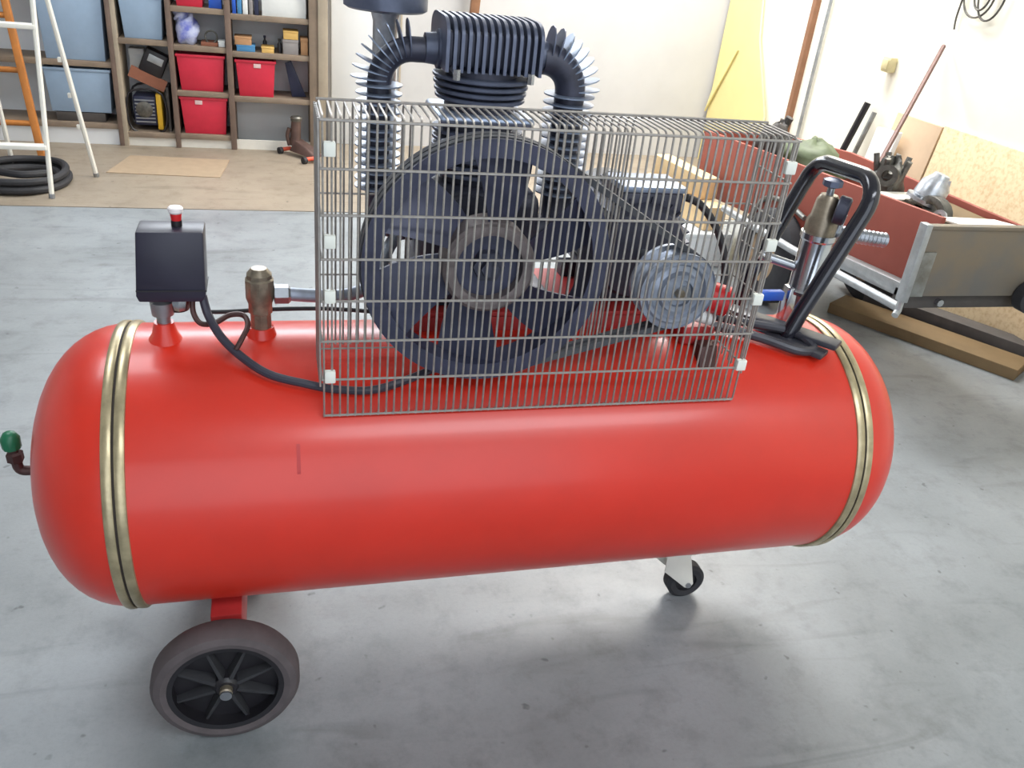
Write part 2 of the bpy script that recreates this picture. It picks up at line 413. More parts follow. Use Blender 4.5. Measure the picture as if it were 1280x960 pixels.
# finned cylinder barrel
CY = 0.12
part('barrel', G().cyl((PX, CY, 1.02), (PX, CY, 1.235), 0.066, n=36), 'cast_dark', pump)
for i, (z, r) in enumerate([(1.045, .086), (1.06, .086), (1.075, .086), (1.09, .086), (1.105, .086), (1.12, .086), (1.180, .084), (1.192, .086), (1.204, .088), (1.216, .090)]):
    part('barrel_fin', G().lathe([(0, r - 0.002), (0.0015, r), (0.006, r), (0.0075, r - 0.002)], (PX, CY, z), (0, 0, 1), 40), 'cast_fin', pump)
part('barrel_flange', G().box(PX - 0.09, PX + 0.09, CY - 0.08, CY + 0.08, 1.145, 1.162), 'cast_fin_light', pump, bevel=0.012, seg=3)
# head with plate fins
HX0, HX1 = 0.563, 0.738
head = part('cylinder_head', G().box(HX0 + 0.004, HX1 - 0.004, 0.06, 0.20, 1.240, 1.300), 'cast_dark', C, bevel=0.008)
def finprof(x, e=0.0):
    y0, y1, z0, z1 = 0.046 - e, 0.214 + e, 1.234, 1.322 + e
    p = [(x, y0, z0), (x, y1, z0)]
    for k in range(6):
        a = k / 5 * PI / 2; p.append((x, y1 - 0.05 + 0.05 * math.cos(a), z1 - 0.03 + 0.03 * math.sin(a)))
    for k in range(6):
        a = k / 5 * PI / 2; p.append((x, y0 + 0.045 - 0.045 * math.sin(a), z1 - 0.03 + 0.03 * math.cos(a)))
    return p
NF = 14
fin0 = part('head_fin', G().prism(finprof(0.0), (0.006, 0, 0)), 'cast_fin', head)
for i in range(NF):
    x = HX0 + (HX1 - HX0 - 0.006) * i / (NF - 1)
    if i == 0: fin0.location.x = x
    else: shift(fin0, x - (HX0), 0, 0)
part('head_port', G().lathe([(0, 0.034), (0.008, 0.034), (0.010, 0.028), (0.03, 0.026)], (HX0 + 0.004, CY, 1.262), (-1, 0, 0), 24), 'cast_fin', head)
part('head_port', G().lathe([(0, 0.034), (0.008, 0.034), (0.010, 0.028), (0.03, 0.026)], (HX1 - 0.004, CY, 1.262), (1, 0, 0), 24), 'cast_fin', head)
for bx in (HX0 + 0.02, HX1 - 0.02):
    part('head_bolt', G().cyl((bx, 0.045, 1.240), (bx, 0.045, 1.222), 0.007, n=6), 'chrome', head)
# finned cooling pipes, one to each side
def cool(xs, xd, sgn, rb, rp, nb):
    """from the head (xs) outwards, then down at xd"""
    z0 = 1.258; zc = z0 - rb; xc = xd - sgn * rb
    path = [V((xs, CY, z0))]; nrm = []
    for k in range(11):
        a = k / 10 * PI / 2
        path.append(V((xc + sgn * rb * math.sin(a), CY, zc + rb * math.cos(a))))
    zz = [1.14, 1.10, 1.05, 1.0, 0.955]
    path += [V((xd, CY, z)) for z in zz]
    path += [V((xd - sgn * 0.012, CY, 0.935)), V((xd - sgn * 0.04, CY, 0.925)), V((PX + sgn * 0.10, CY, 0.925))]
    pipe = part('cooling_pipe', G().tube(path, rp, 18), 'cast_dark', C)
    for k in range(nb):                                   # fins round the bend, reaching outwards
        a = (k + 0.6) / nb * PI / 2
        o = V((sgn * math.sin(a), 0, math.cos(a))); t = V((sgn * math.cos(a), 0, -math.sin(a)))
        c = V((xc, CY, zc)) + o * (rb + rp - 0.006)
        pts = []
        for j in range(14):
            q = 2 * PI * j / 14
            pts.append(c + o * (0.036 * math.cos(q)) + V((0, 1, 0)) * (0.030 * math.sin(q)) - t * 0.0011)
        part('pipe_fin', G().prism(pts, t * 0.0022), 'cast_fin_light' if k > 1 else 'cast_fin', pipe)
    f0 = None
    for k in range(13):
        z = zc - 0.006 - 0.0155 * k
        if f0 is None:
            f0 = part('pipe_fin', G().lathe([(0, rp + 0.02), (0.0026, rp + 0.02)], (xd, CY, 0), (0, 0, 1), 24), 'cast_fin_light', pipe); f0.location.z += z; z00 = z
        else: shift(f0, 0, 0, z - z00)
    part('pipe_flange', G().box(PX + sgn * 0.105 - 0.012, PX + sgn * 0.105 + 0.012, CY - 0.04, CY + 0.04, 0.885, 0.965), 'cast_fin', pipe, bevel=0.006)
cool(HX0 - 0.02, 0.458, -1, 0.058, 0.022, 9)
cool(HX1 + 0.02, 0.820, 1, 0.058, 0.029, 9)
# intake filter on its post, behind the left pipe
af = part('air_filter', G().lathe([(0, 0.070), (0.004, 0.077), (0.055, 0.077), (0.066, 0.060), (0.070, 0.02)], (0.478, 0.22, 1.310), (0, 0, 1), 40), 'cast_fin', C)
part('filter_post', G().lathe([(0, 0.02), (0.02, 0.023), (0.26, 0.023), (0.275, 0.027), (0.285, 0.02)], (0.478, 0.22, 1.03), (0, 0, 1), 28), 'alu', af)
part('filter_elbow', G().tube(smooth_path([(0.478, 0.22, 1.05), (0.482, 0.215, 1.02), (0.51, 0.20, 0.995), (0.56, 0.18, 0.99)], 4), 0.02, 14), 'cast_dark', af)

# ---- flywheel with fan blades
FX, FY, FZ, FR = 0.617, -0.143, 0.957, 0.215
rim = G().ring([(-0.028, FR - 0.030), (-0.028, FR), (-0.020, FR), (-0.014, FR - 0.010), (-0.006, FR - 0.010), (0.0, FR), (0.006, FR - 0.010), (0.014, FR - 0.010), (0.020, FR), (0.028, FR), (0.028, FR - 0.030)], (FX, FY, FZ), (0, 1, 0), 80)
fw = part('flywheel', rim, 'blade', C)
part('flywheel_hub', G().ring([(-0.034, 0.058), (-0.036, 0.064), (-0.036, 0.074), (-0.030, 0.080), (0.02, 0.080), (0.02, 0.058)], (FX, FY, FZ), (0, 1, 0), 56), 'rusty', fw)['label'] = 'rust brown hub ring'
part('hub_web', G().lathe([(-0.012, 0.06), (0.008, 0.06)], (FX, FY, FZ), (0, 1, 0), 40), 'blade', fw)
part('hub_nut', G().lathe([(0, 0.030), (0.016, 0.028), (0.017, 0.017), (0.028, 0.016)], (FX, FY - 0.012, FZ), (0, -1, 0), 6), 'cast_dark', fw)
for k in range(6):
    a0 = math.radians(199 + 60 * k)
    rows = []
    for i in range(6):
        r = 0.074 + (FR - 0.026 - 0.074) * i / 5
        wdt = math.radians(41 - 7 * i / 5); off = math.radians(-4 + 10 * i / 5)
        row = []
        for j in range(6):
            t = j / 5 - 0.5; a = a0 + off + wdt * t
            row.append((FX + r * math.cos(a), FY - 0.046 * t + 0.006 * math.sin(PI * (j / 5)) - 0.006, FZ + r * math.sin(a)))
        rows.append(row)
    part('fan_blade', G().grid(rows, (0, 0.005, 0)), 'blade', fw, bevel=0)
# ---- motor
MX, MZ = 0.985, 0.910
motor = part('motor', G().lathe([(0, 0.06), (0.004, 0.092), (0.02, 0.100), (0.24, 0.100), (0.256, 0.092), (0.27, 0.05)], (MX, 0.02, MZ), (0, 1, 0), 40), 'cast_dark', C)
part('motor_fan_cover', G().lathe([(0, 0.104), (0.05, 0.104), (0.06, 0.094)], (MX, 0.25, MZ), (0, 1, 0), 40), 'plastic_black', motor)
for k in range(22):
    a = math.radians(-40 + k * 260 / 21)
    M_ = Matrix.Translation((MX, 0, MZ)) @ Matrix.Rotation(-a, 4, 'Y')
    part('motor_fin', G().box(0.096, 0.113, 0.045, 0.245, -0.0018, 0.0018, M_), 'cast_dark', motor)
tb = part('terminal_box', G().box(0.932, 1.066, 0.05, 0.15, 0.985, 1.030), 'cast_dark', motor, bevel=0.006)
part('terminal_lid', G().box(0.929, 1.069, 0.046, 0.154, 1.030, 1.042), 'cast_fin_light', motor, bevel=0.003)
part('motor_foot', G().box(MX - 0.11, MX + 0.11, 0.06, 0.09, 0.797, 0.83).box(MX - 0.11, MX + 0.11, 0.19, 0.22, 0.797, 0.83), 'cast_dark', motor)
part('motor_shaft', G().cyl((MX, -0.18, MZ), (MX, 0.03, MZ), 0.014), 'steel', motor)
PR = 0.074
pl = part('motor_pulley', G().lathe([(-0.030, 0.010), (-0.030, 0.024), (-0.036, 0.026), (-0.036, 0.036), (-0.026, 0.040), (-0.024, 0.050), (-0.030, 0.054), (-0.030, 0.060), (-0.024, 0.064), (-0.024, 0.072), (-0.028, PR), (-0.02, PR), (-0.014, PR - 0.01), (-0.006, PR - 0.01), (0, PR), (0.006, PR - 0.01), (0.014, PR - 0.01), (0.02, PR), (0.028, PR)], (MX - 0.008, FY, MZ), (0, 1, 0), 56), 'pulley', motor, sharp=25)
part('pulley_bolt', G().cyl((MX - 0.008, FY - 0.042, MZ), (MX - 0.008, FY - 0.02, MZ), 0.009, n=6), 'bronze', motor)
# ---- V-belts
def belt(y):
    c1, c2 = V((FX, FZ)), V((MX - 0.008, MZ)); ra, rb_ = FR - 0.004, PR - 0.004
    d = (c2 - c1).length; base_ = math.atan2(c2.y - c1.y, c2.x - c1.x); b = math.acos((ra - rb_) / d)
    pts = []
    n1 = 60
    for k in range(n1 + 1):
        a = base_ + b + (2 * PI - 2 * b) * k / n1; pts.append((c1.x + ra * math.cos(a), c1.y + ra * math.sin(a), math.cos(a), math.sin(a)))
    for k in range(17):
        a = base_ - b + 2 * b * k / 16; pts.append((c2.x + rb_ * math.cos(a), c2.y + rb_ * math.sin(a), math.cos(a), math.sin(a)))
    v = []; f = []; n = len(pts)
    for x, z, nx, nz in pts:
        for dy, dr in ((-0.0075, 0.006), (0.0075, 0.006), (0.005, -0.005), (-0.005, -0.005)):
            v.append((x + nx * dr, y + dy, z + nz * dr))
    for i in range(n):
        j = (i + 1) % n
        for k in range(4):
            f.append((i * 4 + k, i * 4 + (k + 1) % 4, j * 4 + (k + 1) % 4, j * 4 + k))
    part('drive_belt', G().add(v, f), 'belt', C)
belt(FY - 0.010); belt(FY + 0.010)

# ---- wire belt guard
GX0, GX1, GY0, GY1, GZ0, GZ1 = 0.3406, 1.130, -0.1916, -0.078, 0.690, 1.1945
GB = 0.012; WRD = 0.0019
SZ0 = 0.762                                                   # lower edge of the side panels
gfr = G()
gfr.tube([(GX0, GY0, GZ0), (GX1, GY0, GZ0)], 0.0022, 6)
guard = part('belt_guard', gfr, 'wire_steel', C)
def vwire(back):
    p = [(0, GY0 + 0.045, GZ0 - 0.001), (0, GY0 + 0.004, GZ0 - 0.004), (0, GY0, GZ0 + 0.004)]
    for k in range(5):
        a = k / 4 * PI / 2; p.append((0, GY0 + GB - GB * math.cos(a), GZ1 + 0.006 - GB + GB * math.sin(a)))
    p.append((0, GY1 - GB, GZ1 + 0.006))
    if back: p += [(0, GY1 - 0.003, GZ1 + 0.003), (0, GY1, GZ1 - 0.008), (0, GY1, SZ0 + 0.01)]
    else: p += [(0, GY1, GZ1 + 0.004)]
    return G().tube(p, WRD, 6)
NW = 60
wa = vwire(True).mesh('wire', 'wire_steel'); wb = vwire(False).mesh('wire', 'wire_steel')
for i in range(NW):
    x = GX0 + (GX1 - GX0) * i / (NW - 1)
    back = x < 0.50 or (0.74 < x < 0.88) or x > 1.09
    o = put('wire', wa if back else wb, guard); o.location.x = x
hz = [GZ0 + (GZ1 - GZ0) * k / 7 for k in range(8)]
hm = G().tube([(GX0 - 0.004, 0, 0), (GX1 + 0.004, 0, 0)], 0.0023, 6).mesh('crosswire', 'wire_steel')
for z in hz[1:]:
    o = put('crosswire', hm, guard); o.location = (0, GY0 - 0.0025, z)
for y in (GY0 + 0.045, GY1 - 0.004):
    o = put('crosswire', hm, guard); o.location = (0, y, (GZ1 + 0.008) if y > -0.1 else GZ0 - 0.003)
for z in hz[1:7:2]:
    for xa, xb in ((GX0, 0.49), (1.09, GX1)):
        part('crosswire', G().tube([(xa, GY1 + 0.002, z), (xb, GY1 + 0.002, z)], 0.0018, 6), 'wire_steel', guard)
# side panels
for xs in (GX0 - 0.006, GX1 + 0.006):
    yy = [GY0 + 0.002 + (GY1 - GY0 - 0.002) * k / 8 for k in range(9)]
    sm = G().tube([(xs, 0, SZ0 - 0.015), (xs, 0, GZ1 + 0.002)], WRD, 6).mesh('side_wire', 'wire_steel')
    for y in yy:
        o = put('side_wire', sm, guard); o.location.y = y
    for z in [SZ0 + (GZ1 - SZ0) * k / 6 for k in range(7)]:
        part('side_crosswire', G().tube([(xs + 0.003, GY0, z), (xs + 0.003, GY1, z)], 0.0019, 6), 'wire_steel', guard)
# pale plastic clips joining the panels
for xs, zs, w_ in ((GX0 + 0.010, (1.152, 1.008, 0.915, 0.768), 0.009), (GX1 - 0.002, (1.150, 1.010, 0.905, 0.768), 0.010)):
    for z in zs:
        part('clip', G().box(xs - w_, xs + w_, GY0 - 0.008, GY0 + 0.004, z - 0.011, z + 0.011), 'clip_white', guard, bevel=0.002)

# ---- pressure switch on the left
ps = part('pressure_switch', G().prism([(0.036, -0.045, 0.853), (0.040, -0.045, 0.842), (0.142, -0.045, 0.842), (0.149, -0.045, 0.853), (0.152, -0.045, 0.968), (0.046, -0.045, 0.968)], (0, 0.062, 0)), 'plastic_navy', C, bevel=0.003)
part('switch_seam', G().box(0.037, 0.151, -0.0462, 0.0185, 0.862, 0.8645), 'plastic_black', ps)
part('button_stem', G().cyl((0.108, -0.01, 0.965), (0.108, -0.01, 0.978), 0.009, n=16), 'plastic_black', ps)
part('button', G().lathe([(0, 0.008), (0.016, 0.010)], (0.108, -0.01, 0.976), (0, 0, 1), 20), 'button_red', ps)['label'] = 'red push button'
part('button_cap', G().lathe([(0, 0.010), (0.003, 0.0125), (0.009, 0.0125), (0.011, 0.010)], (0.108, -0.01, 0.990), (0, 0, 1), 20), 'clear_white', ps)
part('switch_fitting', G().lathe([(0, 0.012), (0.018, 0.012), (0.02, 0.019), (0.045, 0.021), (0.05, 0.016), (0.062, 0.016)], (0.072, -0.01, 0.785), (0, 0, 1), 16), 'steel', ps)
part('switch_gland', G().lathe([(0, 0.018), (0.02, 0.024), (0.036, 0.024)], (0.097, 0.005, 0.808), (0, 0, 1), 20), 'plastic_black', ps)
part('switch_valve', G().lathe([(0, 0.010), (0.016, 0.013), (0.026, 0.010)], (0.103, -0.03, 0.822), (0, 0, 1), 6), 'chrome', ps)
part('tank_socket', G().lathe([(0, 0.034), (0.02, 0.022), (0.042, 0.017)], (0.072, -0.01, 0.748), (0, 0, 1), 24), 'red_paint', ps)
part('unloader_tube', G().tube(smooth_path([(0.125, -0.02, 0.845), (0.124, -0.025, 0.815), (0.136, -0.035, 0.797), (0.160, -0.04, 0.800), (0.185, -0.02, 0.806), (0.208, -0.02, 0.805), (0.216, -0.045, 0.797), (0.206, -0.075, 0.785), (0.195, -0.095, 0.772)], 6), 0.005, 8), 'brown_metal', ps)
part('power_cable', G().tube(smooth_path([(0.142, -0.03, 0.848), (0.150, -0.04, 0.815), (0.172, -0.07, 0.785), (0.205, -0.10, 0.762), (0.25, -0.13, 0.742), (0.31, -0.150, 0.732), (0.37, -0.158, 0.722), (0.45, -0.158, 0.724), (0.60, -0.10, 0.752)], 6), 0.0075, 10), 'cable', ps)
# ---- check valve and delivery pipe
cv = part('check_valve', G().lathe([(0, 0.019), (0.03, 0.019), (0.032, 0.022), (0.05, 0.022), (0.062, 0.026), (0.095, 0.026), (0.098, 0.023), (0.105, 0.023), (0.116, 0.014)], (0.238, 0, 0.772), (0, 0, 1), 10), 'bronze', C)
part('tank_socket', G().lathe([(0, 0.030), (0.026, 0.022)], (0.238, 0, 0.748), (0, 0, 1), 24), 'red_paint', cv)
part('pipe_nut', G().lathe([(0, 0.012), (0.002, 0.018), (0.026, 0.018), (0.03, 0.014)], (0.262, 0, 0.838), (1, 0, 0), 6), 'steel', cv)
part('delivery_pipe', G().tube(smooth_path([(0.285, 0, 0.838), (0.34, 0.005, 0.832), (0.40, 0.02, 0.828), (0.45, 0.05, 0.84), (0.47, 0.08, 0.88), (0.50, 0.11, 0.915), (0.54, 0.12, 0.925)], 6), 0.0125, 14), 'pulley', cv)
part('thin_line', G().tube(smooth_path([(0.14, 0.03, 0.79), (0.18, 0.035, 0.788), (0.26, 0.04, 0.79), (0.36, 0.04, 0.790), (0.46, 0.03, 0.786)], 5), 0.004, 8), 'rubber', cv)

# ---- right end: handle, hoses, filter regulator
hd_pts = [(1.318, -0.045, 0.745), (1.335, -0.045, 0.80), (1.420, -0.045, 1.025)]
for k in range(7):
    a = k / 6 * PI / 2; hd_pts.append((1.424 + 0.013 * math.sin(a), -0.045 + 0.055 - 0.055 * math.cos(a), 1.038 + 0.052 * math.sin(a)))
for k in range(7):
    a = PI / 2 - k / 6 * PI / 2; hd_pts.append((1.414 + 0.013 * math.sin(a), 0.17 - 0.055 + 0.055 * math.cos(a), 1.034 + 0.052 * math.sin(a)))
hd_pts += [(1.408, 0.17, 1.02), (1.33, 0.17, 0.80), (1.315, 0.17, 0.70)]
hdl = part('handle', G().tube(hd_pts, 0.0170, 16), 'black_gloss', C)
def bar(p, q, w_, t_):
    p, q = V(p), V(q); d = (q - p); n = V((-d.y, d.x, 0)).normalized() * w_ / 2
    return G().prism([p - n, p + n, q + n, q - n], (0, 0, t_))
part('handle_base', bar((1.235, 0.085, 0.760), (1.400, -0.115, 0.757), 0.044, 0.012), 'black_strip', hdl, bevel=0.003)
part('handle_base', bar((1.255, 0.02, 0.747), (1.365, -0.125, 0.741), 0.040, 0.012), 'black_strip', hdl, bevel=0.003)
hose = part('air_hose', G().tube(smooth_path([(1.09, -0.02, 0.775), (1.16, -0.03, 0.772), (1.24, -0.07, 0.764), (1.31, -0.11, 0.752), (1.352, -0.10, 0.752), (1.33, -0.05, 0.765), (1.25, -0.02, 0.772), (1.16, 0.02, 0.775), (1.09, 0.03, 0.775)], 6), 0.010, 10), 'black_strip', C)
fr = part('filter_regulator', G().lathe([(0, 0.024), (0.004, 0.036), (0.012, 0.038), (0.018, 0.034), (0.125, 0.034), (0.130, 0.038), (0.142, 0.038)], (1.398, 0.05, 0.812), (0, 0, 1), 32), 'chrome', C)
part('regulator_body', G().lathe([(0, 0.034), (0.03, 0.034), (0.04, 0.028), (0.075, 0.024), (0.085, 0.018)], (1.398, 0.05, 0.952), (0, 0, 1), 12), 'bronze', fr)
part('regulator_stem', G().cyl((1.398, 0.05, 1.03), (1.398, 0.05, 1.06), 0.008), 'steel', fr)
part('regulator_knob', G().lathe([(0, 0.010), (0.004, 0.021), (0.016, 0.021), (0.020, 0.012)], (1.398, 0.05, 1.052), (0, 0, 1), 8), 'cast_fin', fr)
pg = part('pressure_gauge', G().lathe([(0, 0.026), (0.003, 0.030), (0.022, 0.030), (0.026, 0.026)], (1.400, 0.02, 1.016), (0.75, -0.60, -0.1), 28), 'cast_dark', fr)
part('gauge_stem', G().cyl((1.430, 0.04, 0.96), (1.432, 0.035, 1.0), 0.010), 'chrome', fr)
part('outlet_coil', G().lathe([(0.011 * k / 2, 0.017 if k % 2 else 0.0135) for k in range(26)], (1.43, 0.05, 0.955), (1, 0, -0.12), 14), 'steel', fr)
part('filter_bowl_foot', G().lathe([(0, 0.012), (0.03, 0.016), (0.05, 0.022), (0.06, 0.026)], (1.398, 0.05, 0.752), (0, 0, 1), 20), 'steel', fr)
part('filter_bracket', G().box(1.355, 1.376, 0.035, 0.065, 0.75, 0.83), 'chrome', fr, bevel=0.003)
part('inlet_pipe', G().cyl((1.30, 0.10, 0.885), (1.385, 0.055, 0.868), 0.0105), 'steel', fr)
part('valve_lever', G().box(1.285, 1.345, 0.035, 0.055, 0.800, 0.822), 'blue', C, bevel=0.004)['label'] = 'blue valve lever'
# small parts beside the motor, behind the guard
part('red_cap', G().lathe([(0, 0.026), (0.004, 0.031), (0.045, 0.031), (0.05, 0.024)], (1.105, -0.05, 0.852), (0.5, -0.2, -0.1), 20), 'button_red', C)
part('white_connector', G().lathe([(0, 0.013), (0.03, 0.015), (0.06, 0.013)], (1.065, -0.06, 0.822), (1, -0.1, -0.3), 14), 'white_box', C)
part('motor_slide', G().box(1.06, 1.13, -0.07, 0.01, 0.752, 0.79), 'red_paint_matt', C, bevel=0.003)
part('slide_foot', G().prism([(1.085, -0.105, 0.765), (1.125, -0.105, 0.765), (1.115, -0.13, 0.722), (1.08, -0.13, 0.722)], (0, 0.03, 0)), 'brown_metal', C, bevel=0.003)
part('motor_cable', G().tube(smooth_path([(1.075, 0.06, 1.02), (1.11, 0.055, 1.005), (1.155, 0.05, 0.955), (1.183, 0.04, 0.89), (1.185, 0.03, 0.82), (1.16, 0.02, 0.785), (1.12, 0.0, 0.775)], 6), 0.008, 10), 'rubber', C)

# ------------------------------------------------------------------ shelving along the back wall
YS, YD = 4.40, 4.68
S = thing('shelving_unit', 'brown wooden shelving with open bays of bins along the back wall', 'shelf', (-0.3, 4.54, 0))
for x0, x1, m in ((-0.668, -0.640, 'upright_wood'), (-0.64, -0.615, 'upright_light'), (-0.335, -0.305, 'upright_wood'), (0.003, 0.038, 'upright_wood'), (0.505, 0.56, 'shelf_wood'), (-1.75, -1.70, 'upright_wood')):
    part('upright', G().box(x0, x1, YS - 0.01, YD, 0, 2.1), m, S, bevel=0.002)
part('upright', G().box(0.56, 0.62, YS - 0.02, YD, 0, 2.2), 'upright_light', S, bevel=0.002)
for x0, x1, zs in ((-1.70, -0.668, (0.10, 0.465, 0.90)), (-0.615, -0.335, (0.055, 0.610, 0.93)), (-0.305, 0.003, (0.055, 0.322, 0.592, 0.812)), (0.038, 0.505, (0.305, 0.575, 0.792))):
    for z in zs:
        part('shelf_board', G().box(x0, x1, YS, YD, z, z + 0.032), 'shelf_wood', S, bevel=0.002)
part('back_panel', G().box(-1.70, 0.505, YD, YD + 0.012, 0.0, 2.1), 'white_board', S)
part('plinth', G().box(-0.615, 0.003, YS + 0.015, YS + 0.03, 0, 0.055), 'white_paint', S)
part('plinth', G().box(0.038, 0.505, YS + 0.02, YS + 0.035, 0, 0.06), 'white_paint', S)
part('plinth', G().box(-1.70, -0.668, YS + 0.015, YS + 0.03, 0, 0.10), 'white_board', S)

def bin_(name, label, x0, x1, z0, z1, m, y0=YS + 0.015, y1=YD - 0.03, tag=None, group=None):
    b = thing(name, label, 'storage bin', ((x0 + x1) / 2, (y0 + y1) / 2, z0), group)
    t = 0.022
    g = G()
    lo = [(x0 + t, y0 + t * 0.6, z0), (x1 - t, y0 + t * 0.6, z0), (x1 - t, y1 - t * 0.6, z0), (x0 + t, y1 - t * 0.6, z0)]
    hi = [(x0 + 0.006, y0, z1), (x1 - 0.006, y0, z1), (x1 - 0.006, y1, z1), (x0 + 0.006, y1, z1)]
    k = 0.006
    hi2 = [(x0 + 0.006 + k, y0 + k, z1), (x1 - 0.006 - k, y0 + k, z1), (x1 - 0.006 - k, y1 - k, z1), (x0 + 0.006 + k, y1 - k, z1)]
    lo2 = [(x0 + t + k, y0 + t * 0.6 + k, z0 + k), (x1 - t - k, y0 + t * 0.6 + k, z0 + k), (x1 - t - k, y1 - t * 0.6 - k, z0 + k), (x0 + t + k, y1 - t * 0.6 - k, z0 + k)]
    v = lo + hi + hi2 + lo2; f = [(0, 1, 2, 3), (12, 13, 14, 15)]
    for a in range(4):
        c = (a + 1) % 4
        f += [(a, c, 4 + c, 4 + a), (4 + a, 4 + c, 8 + c, 8 + a), (8 + a, 8 + c, 12 + c, 12 + a)]
    part('tub', g.add(v, f), m, b, bevel=0.003)
    rg = G()
    for q in ((x0, x1, y0 - 0.005, y0 + 0.003), (x0, x1, y1 - 0.003, y1 + 0.005)): rg.box(*q, z1 - 0.016, z1)
    for q in ((x0, x0 + 0.008), (x1 - 0.008, x1)): rg.box(*q, y0, y1, z1 - 0.016, z1)
    part('rim', rg, m, b, bevel=0.002)
    if tag:
        part('handle_label', G().box((x0 + x1) / 2 - 0.022 + tag, (x0 + x1) / 2 + 0.022 + tag, y0 - 0.002, y0 + 0.006, z1 - 0.046, z1 - 0.020), 'label_pale', b, bevel=0.002)['label'] = 'pale grip on the bin front'
    return b
bin_('storage_bin', 'red plastic bin on the middle shelf above another red bin', -0.300, -0.008, 0.354, 0.572, 'bin_red')
bin_('storage_bin', 'red plastic bin on the bottom shelf, lowest of the red bins', -0.298, -0.006, 0.087, 0.318, 'bin_red', tag=-0.03)
bin_('storage_bin', 'red plastic bin beside a dark leaning panel on the shelf', 0.048, 0.300, 0.337, 0.560, 'bin_red', tag=0.01)
bin_('storage_bin', 'pale blue grey bin on top of the generator bay', -0.600, -0.345, 0.642, 0.885, 'bin_blue')
bin_('storage_bin', 'pale blue grey bin on the upper left shelf behind the ladders', -1.05, -0.680, 0.497, 0.880, 'bin_blue')
bin_('storage_bin', 'pale blue grey bin on the lower left shelf behind the stepladder', -1.06, -0.680, 0.190, 0.450, 'bin_blue')
bin_('storage_bin', 'red plastic bin on the top shelf, cut off by the picture edge', -0.290, -0.10, 0.844, 1.02, 'bin_red')

def carton(name, label, x0, x1, z0, z1, m, cat='box', y0=None, d=0.12, lid=True):
    y0 = YS + 0.03 if y0 is None else y0
    b = thing(name, label, cat, ((x0 + x1) / 2, y0 + d / 2, z0))
    part('body', G().box(x0, x1, y0, y0 + d, z0, z1), m, b, bevel=0.002)
    if lid:
        part('lid', G().box(x0 - 0.002, x1 + 0.002, y0 - 0.002, y0 + d + 0.002, z1 - 0.2 * (z1 - z0), z1 + 0.002), m, b, bevel=0.002)
    return b
Z3 = 0.607; Z4 = 0.824
carton('cardboard_box', 'flat brown carton on top of a blue box', 0.055, 0.155, Z3 + 0.038, Z3 + 0.085, 'cardboard')
carton('small_box', 'flat blue box under a brown carton on the shelf', 0.065, 0.175, Z3, Z3 + 0.036, 'blue_box')
carton('small_box', 'low yellow box beside a small dark bottle on the shelf', 0.215, 0.290, Z3, Z3 + 0.032, 'yellow_box')
carton('cardboard_box', 'grey carton at the right end of the shelf', 0.345, 0.440, Z3, Z3 + 0.085, 'grey_box')
carton('small_box', 'yellow box lying on a grey carton', 0.350, 0.440, Z3 + 0.089, Z3 + 0.138, 'yellow_box')
carton('cardboard_box', 'pale tan box in the right corner of the shelf', 0.455, 0.498, Z3, Z3 + 0.10, 'cardboard')
bt = thing('bottle', 'small dark bottle standing between boxes on the shelf', 'bottle', (0.235, 4.56, Z3))
part('body', G().lathe([(0, 0.013), (0.05, 0.013), (0.062, 0.006), (0.075, 0.006)], (0.235, 4.56, Z3), (0, 0, 1), 16), 'plastic_black', bt)
part('cap', G().cyl((0.235, 4.56, Z3 + 0.074), (0.235, 4.56, Z3 + 0.086), 0.008, n=12), 'dark_navy', bt)
b2 = thing('bottle', 'dark bottle beside the grey carton on the shelf', 'bottle', (0.325, 4.46, Z3))
part('body', G().lathe([(0, 0.014), (0.055, 0.014), (0.066, 0.007), (0.076, 0.007)], (0.325, 4.46, Z3), (0, 0, 1), 16), 'plastic_black', b2)
part('cap', G().cyl((0.325, 4.46, Z3 + 0.075), (0.325, 4.46, Z3 + 0.085), 0.009, n=12), 'plastic_black', b2)
carton('storage_box', 'white box standing on the top right shelf', 0.225, 0.49, Z4, Z4 + 0.24, 'white_box', d=0.2)
for i, (x, wd, m, hh, nm) in enumerate(((0.050, 0.022, 'blue', 0.13, 'dark blue'), (0.080, 0.026, 'blue_box', 0.14, 'light blue'), (0.112, 0.030, 'white_box', 0.13, 'white'), (0.150, 0.022, 'grey_box', 0.15, 'grey'), (0.180, 0.026, 'dark_navy', 0.14, 'dark navy'))):
    bk = thing('binder', '%s binder standing in a row on the top shelf' % nm, 'binder', (x + wd / 2, 4.5, Z4), 'binders on the top shelf')
    part('cover', G().box(x, x + wd, YS + 0.03, YS + 0.20, Z4, Z4 + hh), m, bk, bevel=0.002)
    part('pages', G().box(x + 0.004, x + wd - 0.004, YS + 0.034, YS + 0.201, Z4 + 0.004, Z4 + hh + 0.001), 'paper', bk)
carton('small_box', 'blue box beside the red bin on the top shelf', -0.085, -0.01, Z4 + 0.02, Z4 + 0.11, 'blue')
